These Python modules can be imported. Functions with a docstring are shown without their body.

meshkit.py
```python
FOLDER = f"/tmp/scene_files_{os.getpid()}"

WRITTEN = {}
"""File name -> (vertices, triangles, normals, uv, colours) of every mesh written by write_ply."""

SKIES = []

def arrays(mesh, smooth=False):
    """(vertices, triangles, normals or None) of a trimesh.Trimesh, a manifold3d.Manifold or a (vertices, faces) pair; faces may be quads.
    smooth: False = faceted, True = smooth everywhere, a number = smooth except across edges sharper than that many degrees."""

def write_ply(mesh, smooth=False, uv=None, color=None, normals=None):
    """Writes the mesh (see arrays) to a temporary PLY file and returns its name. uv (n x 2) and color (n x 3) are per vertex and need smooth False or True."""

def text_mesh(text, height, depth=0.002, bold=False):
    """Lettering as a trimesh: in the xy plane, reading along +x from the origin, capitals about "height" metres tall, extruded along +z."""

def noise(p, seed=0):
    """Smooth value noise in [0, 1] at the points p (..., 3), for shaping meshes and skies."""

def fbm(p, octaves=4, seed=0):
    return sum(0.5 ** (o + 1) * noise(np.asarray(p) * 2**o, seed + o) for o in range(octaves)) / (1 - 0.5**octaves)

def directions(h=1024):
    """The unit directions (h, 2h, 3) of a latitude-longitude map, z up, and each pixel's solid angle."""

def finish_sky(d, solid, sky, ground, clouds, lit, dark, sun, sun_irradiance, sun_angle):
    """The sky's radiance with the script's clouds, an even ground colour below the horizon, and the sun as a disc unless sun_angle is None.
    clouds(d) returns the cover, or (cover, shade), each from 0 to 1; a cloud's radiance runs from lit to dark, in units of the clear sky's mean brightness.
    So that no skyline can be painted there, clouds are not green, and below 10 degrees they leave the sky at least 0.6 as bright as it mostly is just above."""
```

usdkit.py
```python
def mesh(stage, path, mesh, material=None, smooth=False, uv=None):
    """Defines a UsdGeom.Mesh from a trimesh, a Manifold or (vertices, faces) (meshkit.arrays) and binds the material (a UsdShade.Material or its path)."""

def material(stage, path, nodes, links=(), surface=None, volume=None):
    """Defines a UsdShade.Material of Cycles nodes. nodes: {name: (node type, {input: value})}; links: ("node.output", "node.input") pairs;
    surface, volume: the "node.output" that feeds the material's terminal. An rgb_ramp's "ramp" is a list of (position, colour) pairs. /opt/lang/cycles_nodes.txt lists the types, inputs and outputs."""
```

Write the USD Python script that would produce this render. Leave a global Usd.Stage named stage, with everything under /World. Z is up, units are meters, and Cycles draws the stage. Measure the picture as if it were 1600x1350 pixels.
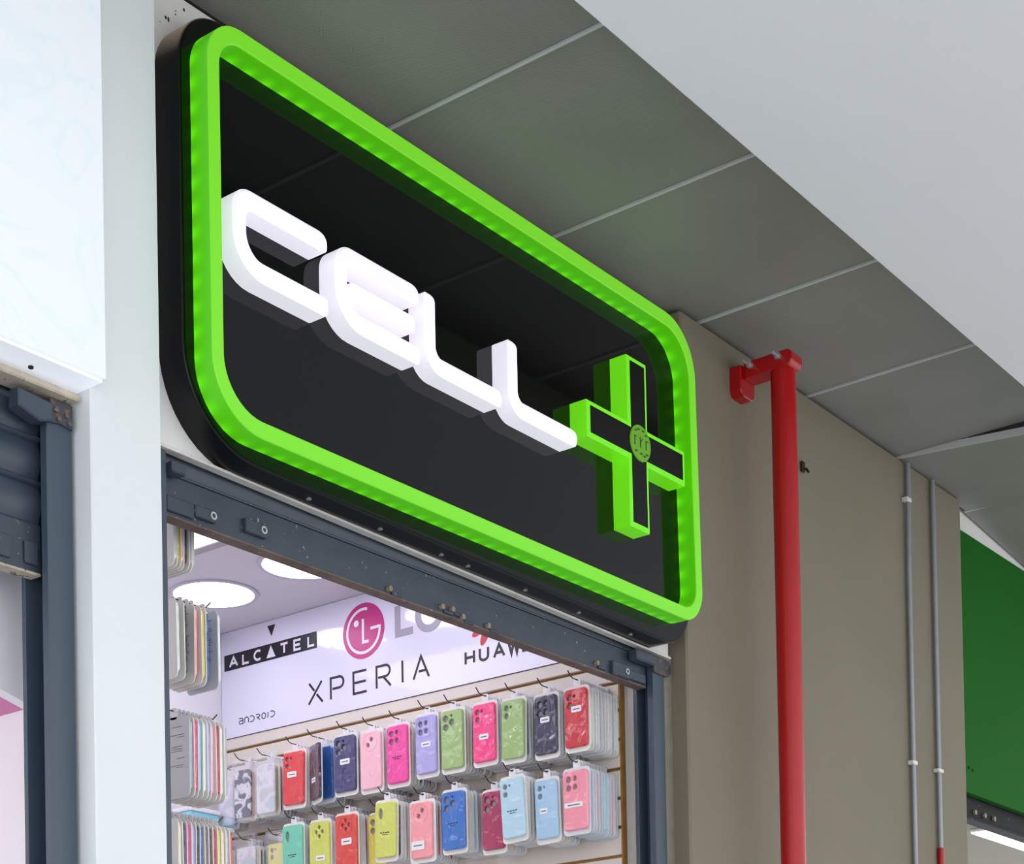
import math, random
import numpy as np, trimesh
from shapely.geometry import Polygon, LineString, Point, box as sbox
from shapely.ops import unary_union
from shapely import affinity
import usdkit, meshkit
from pxr import Usd, UsdGeom, UsdLux, UsdShade, Gf, Sdf

rng = random.Random(7)
stage = Usd.Stage.CreateInMemory()
UsdGeom.SetStageUpAxis(stage, "Z"); UsdGeom.SetStageMetersPerUnit(stage, 1.0)
UsdGeom.Xform.Define(stage, "/World"); UsdGeom.Scope.Define(stage, "/World/Looks")

# ---------------------------------------------------------------- camera, sky, exposure
# facade = plane y 0, x runs along it to the right, z up; the photographer stands 2.7 m in front with a level shift lens
FPX, YAW, PITCH, ROLL, PY = 2803.28, .912169, .0183879, -.0187376, 1771.65
f = np.array([math.sin(YAW)*math.cos(PITCH), math.cos(YAW)*math.cos(PITCH), math.sin(PITCH)])
r0 = np.array([math.cos(YAW), -math.sin(YAW), 0]); u0 = np.cross(r0, f)
right = math.cos(ROLL)*r0 + math.sin(ROLL)*u0; up = -math.sin(ROLL)*r0 + math.cos(ROLL)*u0
cam = UsdGeom.Camera.Define(stage, "/World/camera")
cam.CreateHorizontalApertureAttr(36.0); cam.CreateVerticalApertureAttr(36.0*1350/1600)
cam.CreateFocalLengthAttr(36.0*FPX/1600)
cam.CreateVerticalApertureOffsetAttr((PY-675)*36.0/1600)
cam.CreateFStopAttr(0.0); cam.CreateClippingRangeAttr(Gf.Vec2f(.05, 200))
cam.CreateExposureAttr(0.0)
EYE = np.array([0, -2.7, 1.6])
cam.AddTransformOp().Set(Gf.Matrix4d(*[float(v) for v in np.array([[*right, 0], [*up, 0], [*(-f), 0], [*EYE, 1]]).ravel()]))

dome = UsdLux.DomeLight.Define(stage, "/World/sky")
dome.CreateColorAttr(Gf.Vec3f(.955, .98, 1.0)); dome.CreateIntensityAttr(0.60)

# ---------------------------------------------------------------- helpers
def lin(c):
    if isinstance(c, str): c = tuple(int(c[i:i+2], 16) for i in (0, 2, 4))
    c = np.array(c, float)/255
    return tuple(float(v) for v in np.where(c < .04045, c/12.92, ((c+.055)/1.055)**2.4))

counts = {}
def numbered(parent, name):
    k = (parent, name); n = counts.get(k, 0); counts[k] = n+1
    return f"{parent}/{name}" if n == 0 else f"{parent}/{name}_{n:03d}"

def tag(p, label=None, cat=None, group=None, kind=None):
    p = p.GetPrim() if hasattr(p, "GetPrim") else p
    for k, v in (("label", label), ("category", cat), ("group", group), ("kind", kind)):
        if v: p.SetCustomDataByKey(k, v)
    return p

def thing(name, label, cat, group=None, kind=None, matrix=None, loc=None):
    x = UsdGeom.Xform.Define(stage, numbered("/World", name))
    if matrix is not None: x.AddTransformOp().Set(Gf.Matrix4d(*[float(v) for v in np.asarray(matrix).T.ravel()]))
    return tag(x, label, cat, group, kind)

def part(parent, name, mesh, m, smooth=False, uv=None, label=None, kind=None):
    path = str(parent.GetPath()) if not isinstance(parent, str) else parent
    p = usdkit.mesh(stage, numbered(path, name), mesh, m, smooth=smooth, uv=uv).GetPrim()
    return tag(p, label, None, None, kind)

def top(name, mesh, m, label, cat, group=None, kind=None, smooth=False):
    p = usdkit.mesh(stage, numbered("/World", name), mesh, m, smooth=smooth).GetPrim()
    return tag(p, label, cat, group, kind)

def box(x0, x1, y0, y1, z0, z1, c=0.0):
    if c <= 0:
        m = trimesh.creation.box([x1-x0, y1-y0, z1-z0]); m.apply_translation([(x0+x1)/2, (y0+y1)/2, (z0+z1)/2]); return m
    pts = []
    for sx in (0, 1):
        for sy in (0, 1):
            for sz in (0, 1):
                q = np.array([x1 if sx else x0, y1 if sy else y0, z1 if sz else z0]); d = np.array([-1 if sx else 1, -1 if sy else 1, -1 if sz else 1])*c
                for k in range(3):
                    e = d.copy(); e[k] = 0; pts.append(q+e)
    return trimesh.convex.convex_hull(np.array(pts))

def cyl(a, b, r, n=24, caps=True):
    a, b = np.array(a, float), np.array(b, float); d = b-a; L = np.linalg.norm(d); d /= L
    t = np.cross(d, [0, 0, 1.]) if abs(d[2]) < .9 else np.cross(d, [1., 0, 0]); t /= np.linalg.norm(t); s = np.cross(d, t)
    ang = np.arange(n)*2*np.pi/n
    ring = np.cos(ang)[:, None]*t+np.sin(ang)[:, None]*s
    v = np.vstack([a+ring*r, b+ring*r, a, b]); F = []
    for i in range(n):
        j = (i+1) % n; F += [[i, j, n+j], [i, n+j, n+i]]
        if caps: F += [[2*n, j, i], [2*n+1, n+i, n+j]]
    return trimesh.Trimesh(v, F, process=False)

def tube(pts, r, n=6):
    pts = [np.array(p, float) for p in pts]; t = np.gradient(np.array(pts), axis=0); t /= np.linalg.norm(t, axis=1)[:, None]
    ref = np.array([0, 1., 0]) if abs(t[0][1]) < .8 else np.array([0, 0, 1.])
    v, F = [], []
    for p, d in zip(pts, t):
        a = np.cross(d, ref); a /= np.linalg.norm(a); b = np.cross(d, a)
        for k in range(n):
            th = 2*np.pi*k/n; v.append(p+r*(math.cos(th)*a+math.sin(th)*b))
    for i in range(len(pts)-1):
        for k in range(n):
            j = (k+1) % n; F += [[i*n+k, i*n+j, (i+1)*n+j], [i*n+k, (i+1)*n+j, (i+1)*n+k]]
    for base, s in ((0, 1), ((len(pts)-1)*n, -1)):
        for k in range(1, n-1): F.append([base, base+k, base+k+1][::s])
    m = trimesh.Trimesh(v, F, process=False); m.fix_normals(); return m

def cat(*ms): return trimesh.util.concatenate([m for m in ms])

def inset_ring(c, b):
    c = np.asarray(c)[:, :2]; n = len(c)
    e = np.roll(c, -1, 0)-c; e /= np.linalg.norm(e, axis=1)[:, None]+1e-12
    nl = np.stack([-e[:, 1], e[:, 0]], 1)                      # left normal: inward for CCW
    p = np.roll(nl, 1, 0); m = p+nl; k = (m*nl).sum(1); k = np.maximum(k, .35)
    return c+m*(b/k)[:, None]

def prism(poly, d, bevel=0.0, back=True):
    """Polygon in (u, v) extruded along w from 0 to d, the front edge at w = d chamfered."""
    out = []
    for g in getattr(poly, "geoms", [poly]):
        g = Polygon(g.exterior.coords, [h.coords for h in g.interiors]); g = g.simplify(1e-5)
        from shapely.geometry.polygon import orient
        g = orient(g, 1.0)
        rings = [np.array(g.exterior.coords)[:-1]]+[np.array(h.coords)[:-1] for h in g.interiors]
        caps = []
        for c in rings:
            n = len(c); lv = [(c, 0.0), (c, d-bevel)]
            ci = c
            if bevel > 0: ci = inset_ring(c, bevel); lv.append((ci, d))
            caps.append(ci)
            v = np.vstack([np.column_stack([q, np.full(n, w)]) for q, w in lv]); F = []
            for k in range(len(lv)-1):
                for i in range(n):
                    j = (i+1) % n; a, b2 = k*n, (k+1)*n
                    F += [[a+i, a+j, b2+j], [a+i, b2+j, b2+i]]
            out.append(trimesh.Trimesh(v, F, process=False))
        for P, w, flip in ((Polygon(caps[0], caps[1:]), d, False),)+(((g, 0.0, True),) if back else ()):
            v2, F2 = trimesh.creation.triangulate_polygon(P, engine="earcut")
            F2 = np.asarray(F2); a, b2, c2 = v2[F2[:, 0]], v2[F2[:, 1]], v2[F2[:, 2]]
            s = (b2[:, 0]-a[:, 0])*(c2[:, 1]-a[:, 1])-(b2[:, 1]-a[:, 1])*(c2[:, 0]-a[:, 0])
            F2 = np.where(((s < 0) != flip)[:, None], F2[:, ::-1], F2)
            out.append(trimesh.Trimesh(np.column_stack([v2, np.full(len(v2), w)]), F2, process=False))
    return trimesh.util.concatenate(out)

FACADE = np.array([[1, 0, 0], [0, 0, -1], [0, 1, 0]], float)      # u -> x, v -> z, front -> -y
SLAT = np.array([[0, 0, -1], [-1, 0, 0], [0, 1, 0]], float)       # u -> -y, v -> z, front -> -x
ALONGX = np.array([[0, 0, 1], [1, 0, 0], [0, 1, 0]], float)       # u -> y, v -> z, extruded along +x
DOWN = np.array([[1, 0, 0], [0, -1, 0], [0, 0, -1]], float)       # u -> x, v -> -y, front -> -z
def put(m, B, o=(0, 0, 0)):
    return trimesh.Trimesh(np.asarray(m.vertices) @ B.T+np.array(o), m.faces, process=False)

def fillet(corners, radii, n=8):
    out = []
    c = [np.array(p, float) for p in corners]; k = len(c)
    for i in range(k):
        r = radii[i] if not np.isscalar(radii) else radii
        a = c[i-1]-c[i]; b = c[(i+1) % k]-c[i]; la, lb = np.linalg.norm(a), np.linalg.norm(b); a /= la; b /= lb
        th = math.acos(np.clip(a@b, -1, 1))
        if r <= 1e-6: out.append(c[i]); continue
        t = min(r/math.tan(th/2), .49*la, .49*lb); r2 = t*math.tan(th/2)
        bis = (a+b)/np.linalg.norm(a+b); ce = c[i]+bis*r2/math.sin(th/2)
        p0, p1 = c[i]+a*t, c[i]+b*t
        a0 = math.atan2(*(p0-ce)[::-1]); a1 = math.atan2(*(p1-ce)[::-1]); da = (a1-a0+math.pi) % (2*math.pi)-math.pi
        for s in range(n+1):
            q = a0+da*s/n; out.append(ce+r2*np.array([math.cos(q), math.sin(q)]))
    return out

def rrect(w, h, r, n=5, cx=0, cy=0):
    return Polygon(fillet([(cx-w/2, cy-h/2), (cx+w/2, cy-h/2), (cx+w/2, cy+h/2), (cx-w/2, cy+h/2)], r, n))

# stroke lettering: poly-lines in a unit cell (x 0..1, y 0..1)
def arc(cx, cy, rx, ry, a0, a1, n=10): return [(cx+rx*math.cos(math.radians(a0+(a1-a0)*i/n)), cy+ry*math.sin(math.radians(a0+(a1-a0)*i/n))) for i in range(n+1)]
G = {
 "X": [[(0, 0), (.95, 1)], [(.05, 1), (.42, .6)], [(.58, .42), (1, 0)]],
 "P": [[(0, 0), (0, 1), (.6, 1)]+arc(.6, .74, .3, .26, 90, -90)+[(.12, .48)]],
 "E": [[(.9, 0), (0, 0), (0, 1), (.9, 1)], [(.0, .5), (.85, .5)]],
 "R": [[(0, 0), (0, 1), (.6, 1)]+arc(.6, .74, .3, .26, 90, -90)+[(.12, .48)], [(.45, .48), (.95, 0)]],
 "I": [[(.5, 0), (.5, 1)]],
 "A": [[(0, 0), (.5, 1), (1, 0)], [(.35, .32), (.8, .32)]],
 "Af": [[(0, 0), (.5, 1), (1, 0)], [(.2, .34), (.8, .34)]],
 "H": [[(0, 0), (0, 1)], [(.85, 0), (.85, 1)], [(0, .5), (.85, .5)]],
 "U": [[(0, 1), (0, .35)]+arc(.42, .35, .42, .35, 180, 360)+[(.84, 1)]],
 "W": [[(0, 1), (.28, 0), (.55, .95), (.82, 0), (1.1, 1)]],
 "Ef": [[(.8, 0), (0, 0), (0, 1), (.8, 1)], [(0, .5), (.7, .5)]],
 "L": [[(0, 1), (0, 0), (.75, 0)]],
 "T": [[(.45, 0), (.45, 1)], [(0, 1), (.9, 1)]],
 "C": [arc(.5, .5, .48, .5, 50, 310, 16)],
 "a": [[(.0, 1), (.6, 1)]+arc(.6, .75, .3, .25, 90, 0, 5)+[(.9, 0), (.35, 0)]+arc(.35, .28, .33, .28, 270, 90, 8)+[(.9, .56)]],
 "n": [[(0, 0), (0, .7)]+arc(.45, .55, .45, .45, 180, 0, 10)+[(.9, 0)]],
 "d": [[(0, 1), (.4, 1)]+arc(.4, .5, .5, .5, 90, -90, 12)+[(0, 0)]],
 "r": [[(0, 1), (.55, 1)]+arc(.55, .74, .3, .26, 90, -90, 8)+[(.3, .48), (.9, 0)]],
 "o": [arc(.47, .5, .45, .5, 0, 360, 20)],
}
def strokes(items, cw, h, t, adv):
    """items: glyph keys; cell width cw, height h, stroke t, advance adv -> polygon starting at (0, 0)."""
    out, x = [], 0.0
    for g in items:
        k = adv*.55 if g == "I" else adv
        one = []
        for ln in G[g]:
            q = [((px*cw if g != "I" else .15*cw)+x, py*(h-t)+t/2) for px, py in ln]
            one.append(LineString(q).buffer(t/2, cap_style=2, join_style=2, resolution=4))
        x += k; out.append(unary_union(one))
    return out

# ---------------------------------------------------------------- materials
made = {}
def mat(name, c, rough=.5, var=0.0, scale=8.0, bump=0.0, bscale=60.0, metal=0.0, spec=.5, coat=0.0, emit=None, strength=0.0, specks=None, coat_bump=0.0):
    """Principled material: colour c (sRGB 0-255 or hex), its tone varied by noise, fine bump, light specks of wear."""
    if name in made: return made[name]
    c = lin(c)
    n = {"p": ("principled_bsdf", {"base_color": c, "roughness": rough, "metallic": metal, "specular_ior_level": spec, "coat_weight": coat, "coat_roughness": .04})}
    L = []
    if emit is not None: n["p"][1].update(emission_color=lin(emit), emission_strength=strength)
    if var or specks or bump or coat_bump: n["g"] = ("geometry", {})
    src = None
    if var:
        n["n"] = ("noise_texture", {"scale": scale, "detail": 5.0, "roughness": .6}); L.append(("g.position", "n.vector"))
        n["r"] = ("rgb_ramp", {"ramp": [(.3, tuple(v*(1-var) for v in c)), (.7, tuple(min(1, v*(1+var)) for v in c))]}); L.append(("n.fac", "r.fac")); src = "r.color"
    if specks:
        sc, thr, col = specks
        n["sn"] = ("noise_texture", {"scale": sc, "detail": 3.0, "roughness": .65}); L.append(("g.position", "sn.vector"))
        n["sr"] = ("map_range", {"from_min": thr, "from_max": thr+.03, "to_min": 0.0, "to_max": 1.0, "clamp": True}); L.append(("sn.fac", "sr.value"))
        n["sm"] = ("mix_color", {"b": lin(col), "a": c}); L.append(("sr.result", "sm.fac"))
        if src: L.append((src, "sm.a"))
        src = "sm.result"
    if src: L.append((src, "p.base_color"))
    if bump:
        n["bn"] = ("noise_texture", {"scale": bscale, "detail": 3.0}); n["b"] = ("bump", {"strength": bump, "distance": .004})
        L += [("g.position", "bn.vector"), ("bn.fac", "b.height"), ("b.normal", "p.normal")]
    if coat_bump:
        n["cn"] = ("noise_texture", {"scale": 26.0, "detail": 1.0, "distortion": .6}); n["cb"] = ("bump", {"strength": coat_bump, "distance": .02})
        L += [("g.position", "cn.vector"), ("cn.fac", "cb.height"), ("cb.normal", "p.coat_normal")]
    made[name] = usdkit.material(stage, f"/World/Looks/{name}", n, L, surface="p.BSDF")
    return made[name]

def pane(name, c=(255, 255, 255), gloss=.10, rough=.06):
    if name in made: return made[name]
    made[name] = usdkit.material(stage, f"/World/Looks/{name}", {"t": ("transparent_bsdf", {"color": lin(c)}), "g": ("glossy_bsdf", {"color": (1, 1, 1), "roughness": rough}), "f": ("layer_weight", {"blend": .25}),
        "m": ("math", {"math_type": "multiply_add", "value2": .8, "value3": gloss}), "x": ("mix_closure", {})},
        [("f.facing", "m.value1"), ("m.value", "x.fac"), ("t.BSDF", "x.closure1"), ("g.BSDF", "x.closure2")], surface="x.closure")
    return made[name]

WHITEWALL = mat("white_paint", (228, 231, 233), .6, var=.02, scale=3, bump=.08, bscale=90)
LINTEL = mat("lintel_paint", (232, 229, 226), .6, var=.04, scale=5, bump=.1, bscale=70, specks=(38, .74, (130, 118, 100)))
BEIGE = mat("beige_paint", (124, 115, 98), .75, var=.05, scale=2.2, bump=.1, bscale=45)
SLABM = mat("slab_paint", (236, 236, 238), .8, var=.015, scale=1.3, specks=(5.5, .80, (190, 170, 165)))
FLOORM = mat("floor_tile", (172, 175, 180), .5, var=.06, scale=2)
STEEL = mat("slate_steel", (58, 69, 82), .42, var=.10, scale=9, spec=.5, bump=.05, bscale=40, specks=(150, .76, (150, 155, 158)))
STEELWORN = mat("slate_steel_worn", (54, 64, 76), .45, var=.14, scale=14, bump=.08, bscale=60, specks=(95, .68, (165, 165, 160)))
BROWNED = mat("grimy_edge", (104, 86, 80), .7, var=.35, scale=16, specks=(70, .66, (165, 150, 125)))
PLATE = mat("rust_flecked_steel", (62, 68, 74), .5, var=.3, scale=25, specks=(48, .57, (122, 84, 62)))
RUST = mat("rusty_plaster", (188, 176, 158), .8, var=.2, scale=18, bump=.5, bscale=60, specks=(60, .62, (110, 88, 66)))
DARK = mat("dark_gap", (16, 16, 16), .8)
GUARD = mat("guide_steel", (64, 77, 91), .4, var=.06, scale=6, specks=(55, .77, (170, 175, 178)))
ALU = mat("aluminium_trim", (222, 217, 210), .45, var=.1, scale=20, metal=.1)
RED = mat("red_enamel", (172, 4, 14), .32, var=.05, scale=12, spec=.5)
ZINC = mat("zinc", (190, 192, 194), .35, metal=.7)
CONDUIT = mat("galvanised_conduit", (150, 154, 160), .4, var=.06, scale=20, metal=.35)
BLACKGLOSS = mat("black_acrylic", (4, 5, 6), .04, spec=.32)
WHITELIT = mat("lit_white_acrylic", (192, 190, 196), .35, emit=(240, 236, 250), strength=.66)
GREENFACE = mat("lit_green_face", (96, 190, 30), .3, emit=(128, 214, 42), strength=.48)
INSET = mat("black_vinyl", (9, 9, 11), .35, spec=.2)
MEDAL = mat("medallion_green", (92, 150, 34), .3, emit=(108, 172, 34), strength=.25)
MEDALINK = mat("medallion_ink", (36, 84, 26), .5)
INTWALL = mat("shop_white", (238, 236, 240), .5)
INTCEIL = mat("shop_ceiling", (222, 217, 226), .6)
SLATM = mat("slat_laminate", (232, 222, 212), .35, var=.02, scale=6)
MDF = mat("mdf_edge", (176, 128, 62), .8, var=.15, scale=30)
POSTERM = mat("poster_vinyl", (234, 231, 250), .2, coat=1.0, coat_bump=.02)
INK = mat("print_black", (26, 22, 32), .35)
INKW = mat("print_white", (240, 238, 248), .35)
INKGREY = mat("print_grey", (168, 162, 178), .3)
INKMAG = mat("print_magenta", (200, 48, 130), .3)
INKRED = mat("print_red", (214, 52, 62), .3)
WIRE = mat("hook_wire", (70, 62, 56), .35, metal=.6)
CARD = mat("blister_card", (238, 234, 228), .35, var=.02, scale=12)
CARDCLEAR = mat("blister_card_cool", (226, 230, 236), .3, var=.02, scale=12)
CARDGREY = mat("blister_card_grey", (206, 206, 208), .35)
STICKER = mat("sticker_paper", (244, 243, 243), .5)
TINYPRINT = mat("sticker_print", (120, 116, 124), .6)
LENSHOLE = mat("camera_opening", (150, 150, 156), .25)
PANE = pane("clear_film", gloss=.07)
TAB = mat("milky_film", (236, 234, 238), .3)
ROUNDLIGHT = mat("led_round", (255, 255, 255), .4, emit=(240, 238, 255), strength=6.0)
PANELLIGHT = mat("led_panel", (255, 255, 255), .4, emit=(250, 246, 255), strength=2.2)
TUBELIGHT = mat("led_batten", (255, 255, 255), .4, emit=(240, 250, 255), strength=2.2)
GREENPANEL = mat("green_panel", (14, 92, 14), .7, var=.03, scale=3, spec=.12)
BLACKSTEEL = mat("black_steel", (22, 22, 25), .6, spec=.15, var=.2, scale=12, specks=(60, .68, (120, 110, 105)))
PINKM = mat("pink_soffit", (214, 128, 176), .6)
PALEPINK = mat("pale_pink_wall", (232, 225, 230), .6)

# green translucent returns with a row of LEDs shining through near the back edge (u = metres along the band, v = 0 back .. 1 front)
GREENSIDE = usdkit.material(stage, "/World/Looks/lit_green_return", {
    "uv": ("uvmap", {"attribute": "st"}), "s": ("separate_xyz", {}),
    "w": ("math", {"math_type": "multiply", "value2": 2*math.pi/.05}), "c": ("math", {"math_type": "cosine"}),
    "c1": ("math", {"math_type": "multiply_add", "value2": .36, "value3": .64}), "c2": ("math", {"math_type": "power", "value2": 1.7}),
    "v": ("map_range", {"from_min": .0, "from_max": .75, "to_min": 1.0, "to_max": 0.0, "clamp": True}), "v2": ("math", {"math_type": "power", "value2": 1.6}),
    "m": ("math", {"math_type": "multiply"}), "e": ("math", {"math_type": "multiply_add", "value2": .62, "value3": .40}),
    "p": ("principled_bsdf", {"base_color": lin((70, 170, 12)), "roughness": .3, "emission_color": lin((92, 214, 10))})},
    [("uv.UV", "s.vector"), ("s.x", "w.value1"), ("w.value", "c.value1"), ("c.value", "c1.value1"), ("c1.value", "c2.value1"), ("s.y", "v.value"), ("v.result", "v2.value1"),
     ("c2.value", "m.value1"), ("v2.value", "m.value2"), ("m.value", "e.value1"), ("e.value", "p.emission_strength")], surface="p.BSDF")
# black box whose upward faces hold dust
BOXM = usdkit.material(stage, "/World/Looks/dusty_black", {
    "g": ("geometry", {}), "s": ("separate_xyz", {}), "m": ("map_range", {"from_min": .12, "from_max": .6, "to_min": 0.0, "to_max": .95, "clamp": True}),
    "n": ("noise_texture", {"scale": 30.0, "detail": 4.0}), "x": ("math", {"math_type": "multiply"}),
    "c": ("mix_color", {"a": lin((14, 14, 17)), "b": lin((168, 140, 116))}), "p": ("principled_bsdf", {"roughness": .3, "specular_ior_level": .25})},
    [("g.normal", "s.vector"), ("s.z", "m.value"), ("m.result", "c.fac"), ("c.result", "p.base_color")], surface="p.BSDF")
# perforated grey metal ceiling tile
TILEM = usdkit.material(stage, "/World/Looks/perforated_tile", {
    "g": ("geometry", {}), "v": ("voronoi_texture", {"dimensions": "2D", "scale": 260.0, "randomness": .0}), "r": ("rgb_ramp", {"ramp": [(.22, lin((84, 83, 79))), (.34, lin((156, 154, 147)))]}),
    "n": ("noise_texture", {"scale": 3.0, "detail": 5.0}), "r2": ("rgb_ramp", {"ramp": [(.3, (.86, .87, .86)), (.7, (1, 1, 1))]}),
    "x": ("mix_color", {"blend_type": "multiply", "fac": 1.0}), "p": ("principled_bsdf", {"roughness": .42, "specular_ior_level": .5})},
    [("g.position", "v.vector"), ("v.distance", "r.fac"), ("g.position", "n.vector"), ("n.fac", "r2.fac"), ("r.color", "x.a"), ("r2.color", "x.b"), ("x.result", "p.base_color")], surface="p.BSDF")
TILEEDGE = mat("tile_edge", (196, 198, 198), .4)
# white light box film with pale blue veins
LIGHTBOX = usdkit.material(stage, "/World/Looks/lightbox_film", {
    "g": ("geometry", {}), "n": ("noise_texture", {"scale": 3.2, "detail": 6.0, "roughness": .55, "distortion": 1.6}),
    "r": ("rgb_ramp", {"ramp": [(0, lin((226, 233, 238))), (.46, lin((227, 234, 239))), (.5, lin((214, 226, 235))), (.54, lin((228, 235, 240))), (1, lin((230, 236, 240)))]}),
    "p": ("principled_bsdf", {"roughness": .3, "base_color": lin((202, 207, 211)), "emission_strength": .45})},
    [("g.position", "n.vector"), ("n.fac", "r.fac"), ("r.color", "p.emission_color")], surface="p.BSDF")
MARBLE = usdkit.material(stage, "/World/Looks/dark_marble_print", {
    "g": ("geometry", {}), "n": ("noise_texture", {"scale": 24.0, "detail": 2.0, "distortion": 1.0}),
    "r": ("rgb_ramp", {"ramp": [(.50, lin((52, 46, 92))), (.56, lin((232, 230, 240))), (.66, lin((240, 238, 244))), (.70, lin((140, 120, 120)))]}),
    "p": ("principled_bsdf", {"roughness": .3, "coat_weight": .7})},
    [("g.position", "n.vector"), ("n.fac", "r.fac"), ("r.color", "p.base_color")], surface="p.BSDF")

# ---------------------------------------------------------------- setting
S = dict(kind="structure")
ZC = 4.009
top("floor", box(-4, 11, -9, 4, -.1, 0), FLOORM, "pale tiled walkway floor in front of the shops", "floor", **S)
top("wall_left", box(2.178, 2.352, -.045, .10, 0, 4.06, .003), WHITEWALL, "smooth white pillar between the left shutter and the black and green sign", "wall", **S)
wf = thing("wall_front", "white painted wall strip behind the black and green sign", "wall", **S)
part(wf, "wall_panel", put(prism(Polygon([(2.352, 3.0445), (4.246, 3.0155), (4.246, 3.984), (2.352, 3.984)]), .012), FACADE, (0, .012, 0)), LINTEL)
for k in range(26):
    x, z, s = 2.40+rng.random()*.11, 3.86+rng.random()*.11, .0012+rng.random()*.003
    m = trimesh.creation.icosphere(1, s); m.apply_scale([1, .3, .6+rng.random()*1.6]); m.apply_translation([x, 0, z])
    if k < 14: part(wf, "dirt_speck", m, mat("dirt", (66, 56, 44), .9))
top("trim_1", box(2.30, 4.30, .02, .06, 3.984, 4.06), DARK, "dark shadow gap running between the wall top and the ceiling tiles", "trim", **S)
wr = thing("wall_right", "taupe painted column wall behind the red pipe", "wall", **S)
part(wr, "column", box(4.266, 6.163, -.05, .30, 0, 3.9995, .006), BEIGE)
top("trim_2", box(4.30, 6.16, .0, .28, 4.0, 4.05), DARK, "dark gap above the taupe column wall", "trim", **S)
slab = cat(box(-4, 11, -3.3, -.685, 3.9, 4.5, .004), box(-4, 11, -.69, .6, 4.12, 4.5))
top("ceiling_slab", slab, SLABM, "broad plain white concrete slab over the walkway, upper right", "ceiling", **S)
ce = thing("ceiling", "row of grey perforated metal tiles between the shopfronts and the white slab", "ceiling", **S)
joints = [1.18, 1.818, 2.458, 3.098, 3.731, 4.380, 5.022, 5.668, 6.30, 6.94, 7.58, 8.22, 8.86]
for i in range(len(joints)-1):
    x0, x1 = joints[i]+.004, joints[i+1]-.001
    y1 = .03 if x0 < 4.2 else -.012
    if x0 > 6.2: y1 = .004
    t = box(x0, x1, -.70, y1, ZC, ZC+.022, .003)
    lip = box(x0-.0035, x0+.0035, -.70, y1-.01, ZC-.006, ZC+.018, .001)
    if abs(joints[i]-5.668) < .01:                          # the loose tile hangs a little lower along its outer side
        lip = box(x0-.004, x0, -.70, y1-.002, ZC, ZC+.024)
        for m in (t, lip): v = np.array(m.vertices); v[:, 2] -= .004+.075*(-.012-v[:, 1]); m.vertices = v
    if joints[i] > 6.2:                                     # the next ones sag towards the right
        for m in (t, lip): v = np.array(m.vertices); v[:, 2] -= .095*np.minimum(v[:, 0]-6.30, .64); m.vertices = v
    p = part(ce, "tile", t, TILEM)
    part(p, "tile_edge", lip, TILEEDGE)

# rooms behind the fronts
top("wall_shop_back", box(2.19, 4.45, 1.745, 1.85, 0, 3.6), INTWALL, "bright white back wall of the phone case shop", "wall", **S)
top("wall_shop_left", box(2.192, 2.42, .10, 1.745, 0, 3.6), INTWALL, "white partition wall on the left of the phone case shop", "wall", **S)
top("wall_shop_right", box(4.222, 4.40, .088, 1.745, 0, 3.6), INTWALL, "white side wall carrying the slatted display boards", "wall", **S)
top("ceiling_shop", box(2.42, 4.222, .07, 1.745, 3.418, 3.55), INTCEIL, "pale lilac ceiling inside the phone case shop", "ceiling", **S)
top("wall_shop_header", box(2.36, 4.262, .07, .10, 3.10, 3.42), INTWALL, "inside face of the wall above the shop opening", "wall", **S)

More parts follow.
